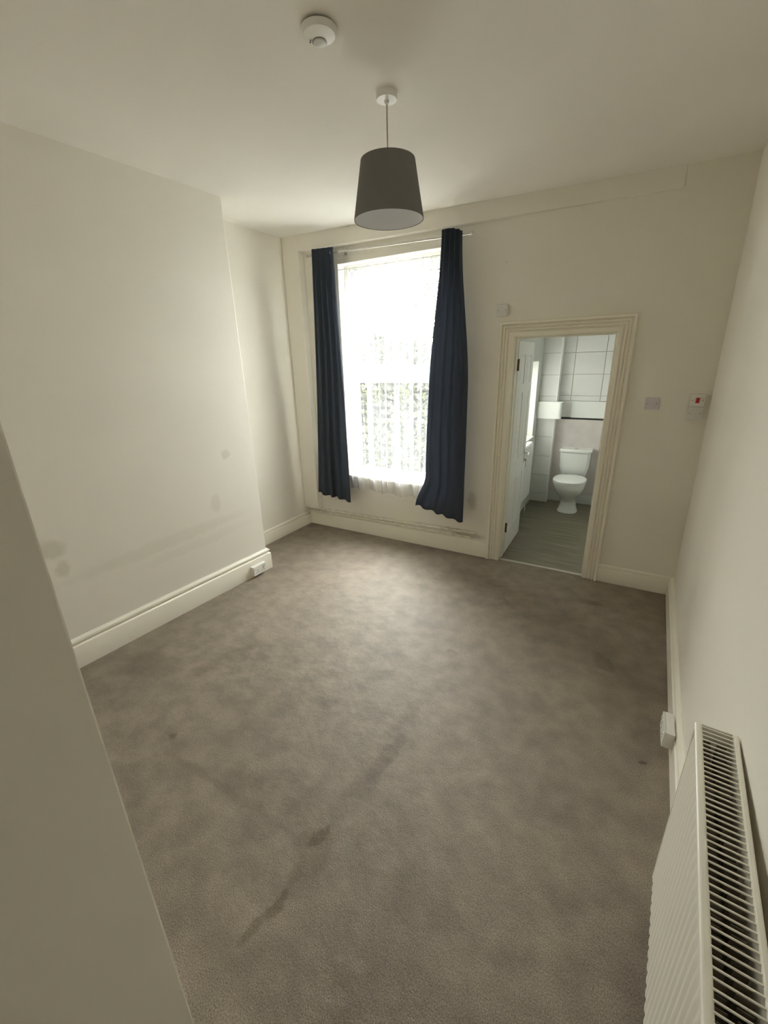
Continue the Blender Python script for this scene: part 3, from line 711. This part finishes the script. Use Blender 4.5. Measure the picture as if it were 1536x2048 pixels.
# radiator under the bathroom window
br = thing('radiator', 'small white panel radiator under the bathroom window behind the open door', 'radiator', (0, 0, 0))
bm = bmesh.new(); n = 20; g = []
for z, f in ((.24, 0), (.26, 1), (.84, 1), (.87, 0)):
    row = []
    for k in range(n + 1):
        for q, e in ((.1, 0), (.3, 1), (.7, 1), (.9, 0)):
            row.append(bm.verts.new((-.262 + .006 * e * f, .88 + (k + q) * .60 / (n + 1), z)))
    g.append(row)
for a, b in zip(g, g[1:]):
    for i in range(len(a) - 1): bm.faces.new((a[i], a[i + 1], b[i + 1], b[i]))
o = obj('front_panel', bm, 'upvc', br); sm = o.modifiers.new('s', 'SOLIDIFY'); sm.thickness = .008; sm.offset = -1
bm = bmesh.new(); bx(bm, -.328, -.262, .875, 1.485, .862, .885); obj('top_grille', bm, 'upvc', br, bevel=.004)
bm = bmesh.new(); bx(bm, -.328, -.268, .875, .882, .24, .864); obj('side_panel', bm, 'upvc', br); 
bm = bmesh.new(); bx(bm, -.328, -.268, 1.478, 1.485, .24, .864); obj('side_panel', bm, 'upvc', br)
bm = bmesh.new(); bx(bm, -.329, -.31, .90, 1.46, .26, .84); obj('back_panel', bm, 'upvc', br)
bm = bmesh.new(); tube(bm, [(-.295, 1.49, .27), (-.295, 1.53, .27), (-.295, 1.53, .0)], .0075, 8); obj('pipe', bm, 'pipe', br)

# toilet (local: front towards -y)
wc = thing('toilet', 'white close-coupled toilet with closed lid in the bathroom', 'toilet', (.170, 1.72, 0))
def oval(cx, cy, z, a, bf, bb, n=32, p=2.2):
    r = []
    for k in range(n):
        t = 2 * PI * k / n; c, s = math.cos(t), math.sin(t)
        x = a * math.copysign(abs(c) ** (2 / p), c); y = (bb if s > 0 else bf) * math.copysign(abs(s) ** (2 / p), s)
        r.append((cx + x, cy + y, z))
    return r
bm = bmesh.new()
loft(bm, [oval(0, .06, 0, .118, .145, .16), oval(0, .06, .012, .118, .147, .16), oval(0, .06, .03, .108, .135, .155), oval(0, .06, .09, .092, .11, .15), oval(0, .06, .14, .088, .105, .15), oval(0, .05, .18, .096, .13, .16), oval(0, .02, .23, .128, .18, .18),
          oval(0, -.02, .29, .158, .21, .20), oval(0, -.04, .34, .175, .225, .21), oval(0, -.045, .385, .180, .232, .215), oval(0, -.045, .400, .176, .228, .21)])
obj('bowl', bm, 'ceramic', wc, smooth=True)
bm = bmesh.new(); bx(bm, -.10, .10, .12, .38, .20, .402); obj('shelf', bm, 'ceramic', wc, bevel=.02, seg=3)
def lidring(z, k=1.0): return oval(0, -.045, z, .186 * k, .240 * k, .20 * k, 40, 2.5)
bm = bmesh.new(); loft(bm, [lidring(.402, .97), lidring(.405), lidring(.417), lidring(.420, .98)]); obj('seat', bm, 'ceramic', wc, smooth=True)
bm = bmesh.new(); loft(bm, [lidring(.4225, .97), lidring(.425, 1.0), lidring(.436, 1.0), lidring(.444, .95), lidring(.447, .80), lidring(.448, .4)]); obj('lid', bm, 'ceramic', wc, smooth=True)
bm = bmesh.new(); bx(bm, -.09, -.06, .145, .175, .41, .445); obj('lid_hinge', bm, 'chrome', wc, bevel=.004); bm = bmesh.new(); bx(bm, .06, .09, .145, .175, .41, .445); obj('lid_hinge', bm, 'chrome', wc, bevel=.004)
def cis(z, wx, y0, y1, z_=None): return [(-wx, y1, z), (-wx, y0 + .03, z), (-wx + .03, y0 + .004, z), (0, y0 - .004, z), (wx - .03, y0 + .004, z), (wx, y0 + .03, z), (wx, y1, z)]
bm = bmesh.new(); loft(bm, [cis(.402, .135, .215, .39), cis(.43, .150, .20, .395), cis(.52, .168, .195, .40), cis(.70, .175, .19, .40)]); obj('cistern', bm, 'ceramic', wc, bevel=.006, smooth=True)
bm = bmesh.new(); loft(bm, [cis(.703, .184, .180, .402), cis(.728, .186, .178, .402), cis(.740, .178, .188, .398)]); obj('cistern_lid', bm, 'ceramic', wc, bevel=.004, smooth=True)
bm = bmesh.new(); lathe(bm, [(.022, .739), (.022, .746), (.018, .749), (.001, .749)], 20, (0, .29, 0)); obj('flush_button', bm, 'chrome', wc, smooth=True)

# ------------------------------------------------------------------ outside
bm = bmesh.new(); bx(bm, -9, -.6, .30, 9, -.35, -.20); struct('floor_yard', bm, 'ground')
gw = thing('garden_wall', 'rubble stone garden wall seen through the voile', 'wall', (0, 2.9, -.2))
bm = bmesh.new(); bx(bm, -7.5, 1.0, .06, .5, 0, 1.95); obj('mortar_core', bm, 'mortar', gw)
stones = []
for s in range(7):
    bm = bmesh.new(); bmesh.ops.create_icosphere(bm, subdivisions=1, radius=1)
    for v in bm.verts:
        d = v.co.copy(); k = max(abs(d.x), abs(d.y), abs(d.z)); v.co = d / k * .80 + d * .15
        v.co += Vector([random.uniform(-.09, .09) for _ in range(3)])
    me = bpy.data.meshes.new('stone'); bm.to_mesh(me); bm.free(); me.materials.append(M['stone']); stones.append(me)
z = .0; cnt = 0
while z < 1.85:
    h = random.uniform(.11, .19); x = -5.2 + random.uniform(0, .2)
    while x < -1.4 and cnt < 290:
        l = random.uniform(.13, .32)
        o = bpy.data.objects.new('stone', random.choice(stones)); C.objects.link(o); o.parent = gw
        o.location = (x + l / 2, random.uniform(.0, .06), z + h / 2); o.scale = (l / 2, .11, h / 2); o.rotation_euler = (random.uniform(-.1, .1), random.uniform(-.08, .08), 0)
        x += l + .008; cnt += 1
    z += h + .006
def leaves(name, label, pts, size, parent=None, cat='foliage'):
    vs, fs = [], []
    for p in pts:
        p = Vector(p); s = size * random.uniform(.6, 1.4)
        a = Vector([random.uniform(-1, 1) for _ in range(3)]).normalized(); b = a.cross(Vector([random.uniform(-1, 1) for _ in range(3)])).normalized(); c = a.cross(b)
        i = len(vs); vs += [p - a * s, p + b * s * .5 + c * s * .12, p + a * s, p - b * s * .5 + c * s * .12]; fs += [(i, i + 1, i + 2), (i, i + 2, i + 3)]
    me = bpy.data.meshes.new(name); me.from_pydata([tuple(v) for v in vs], [], fs); me.materials.append(M['leaf'])
    o = bpy.data.objects.new(name, me); C.objects.link(o)
    if parent: o.parent = parent
    else: tag(o, label, cat)
    o['kind'] = 'stuff'; return o
pts = []
for cx, czz, rx, rz, n in ((-3.9, .9, .8, .7, 900), (-2.9, .5, .7, .6, 900), (-2.4, 1.2, .5, .6, 700), (-3.3, 1.6, .8, .3, 700), (-4.5, 1.4, .6, .6, 500)):
    for _ in range(n):
        a = random.uniform(0, 2 * PI); r = math.sqrt(random.random()); pts.append((cx + rx * r * math.cos(a), 2.9 - .12 - random.random() * .12, -.0 + czz + rz * r * math.sin(a)))
pts = [(x, y - 2.9, z) for x, y, z in pts]
leaves('ivy', None, pts, .035, parent=gw)
tree = thing('shrub', 'loose green shrub rising above the garden wall outside the window', 'shrub', (-2.9, 3.9, -.2))
pts = []
for cx, cy, czz, rr, n in ((.3, 0, 2.6, .8, 1500), (1.1, .2, 3.4, .8, 1400), (-.5, .1, 2.3, .5, 700), (1.2, -.1, 2.4, .8, 1200), (.3, .3, 4.0, .5, 400), (-.9, 0, 2.3, .45, 500), (-.2, 0, 2.15, .5, 700), (1.7, -.2, 2.9, .9, 1200)):
    for _ in range(n):
        d = Vector([random.gauss(0, 1) for _ in range(3)]).normalized() * rr * random.random() ** .4; pts.append((cx + d.x, cy + d.y, czz + d.z))
leaves('foliage', None, pts, .05, parent=tree)
for (a, b, c) in (((0, 0, 0), (.1, 0, 1.4), (.5, .1, 3.0)), ((0, 0, 1.0), (.5, 0, 2.0), (1.0, .1, 3.4)), ((.05, 0, 1.2), (-.2, 0, 1.9), (-.5, 0, 2.6))):
    bm = bmesh.new(); tube(bm, [a, b, c], [.05, .035, .012], 8); obj('branch', bm, 'bark', tree)
tag(box_obj('timber_post', -2.115, -2.045, .42, .49, -.21, 1.75, 'ochre', None, .004), 'ochre-painted post just outside the lower window pane, at its left edge', 'post')
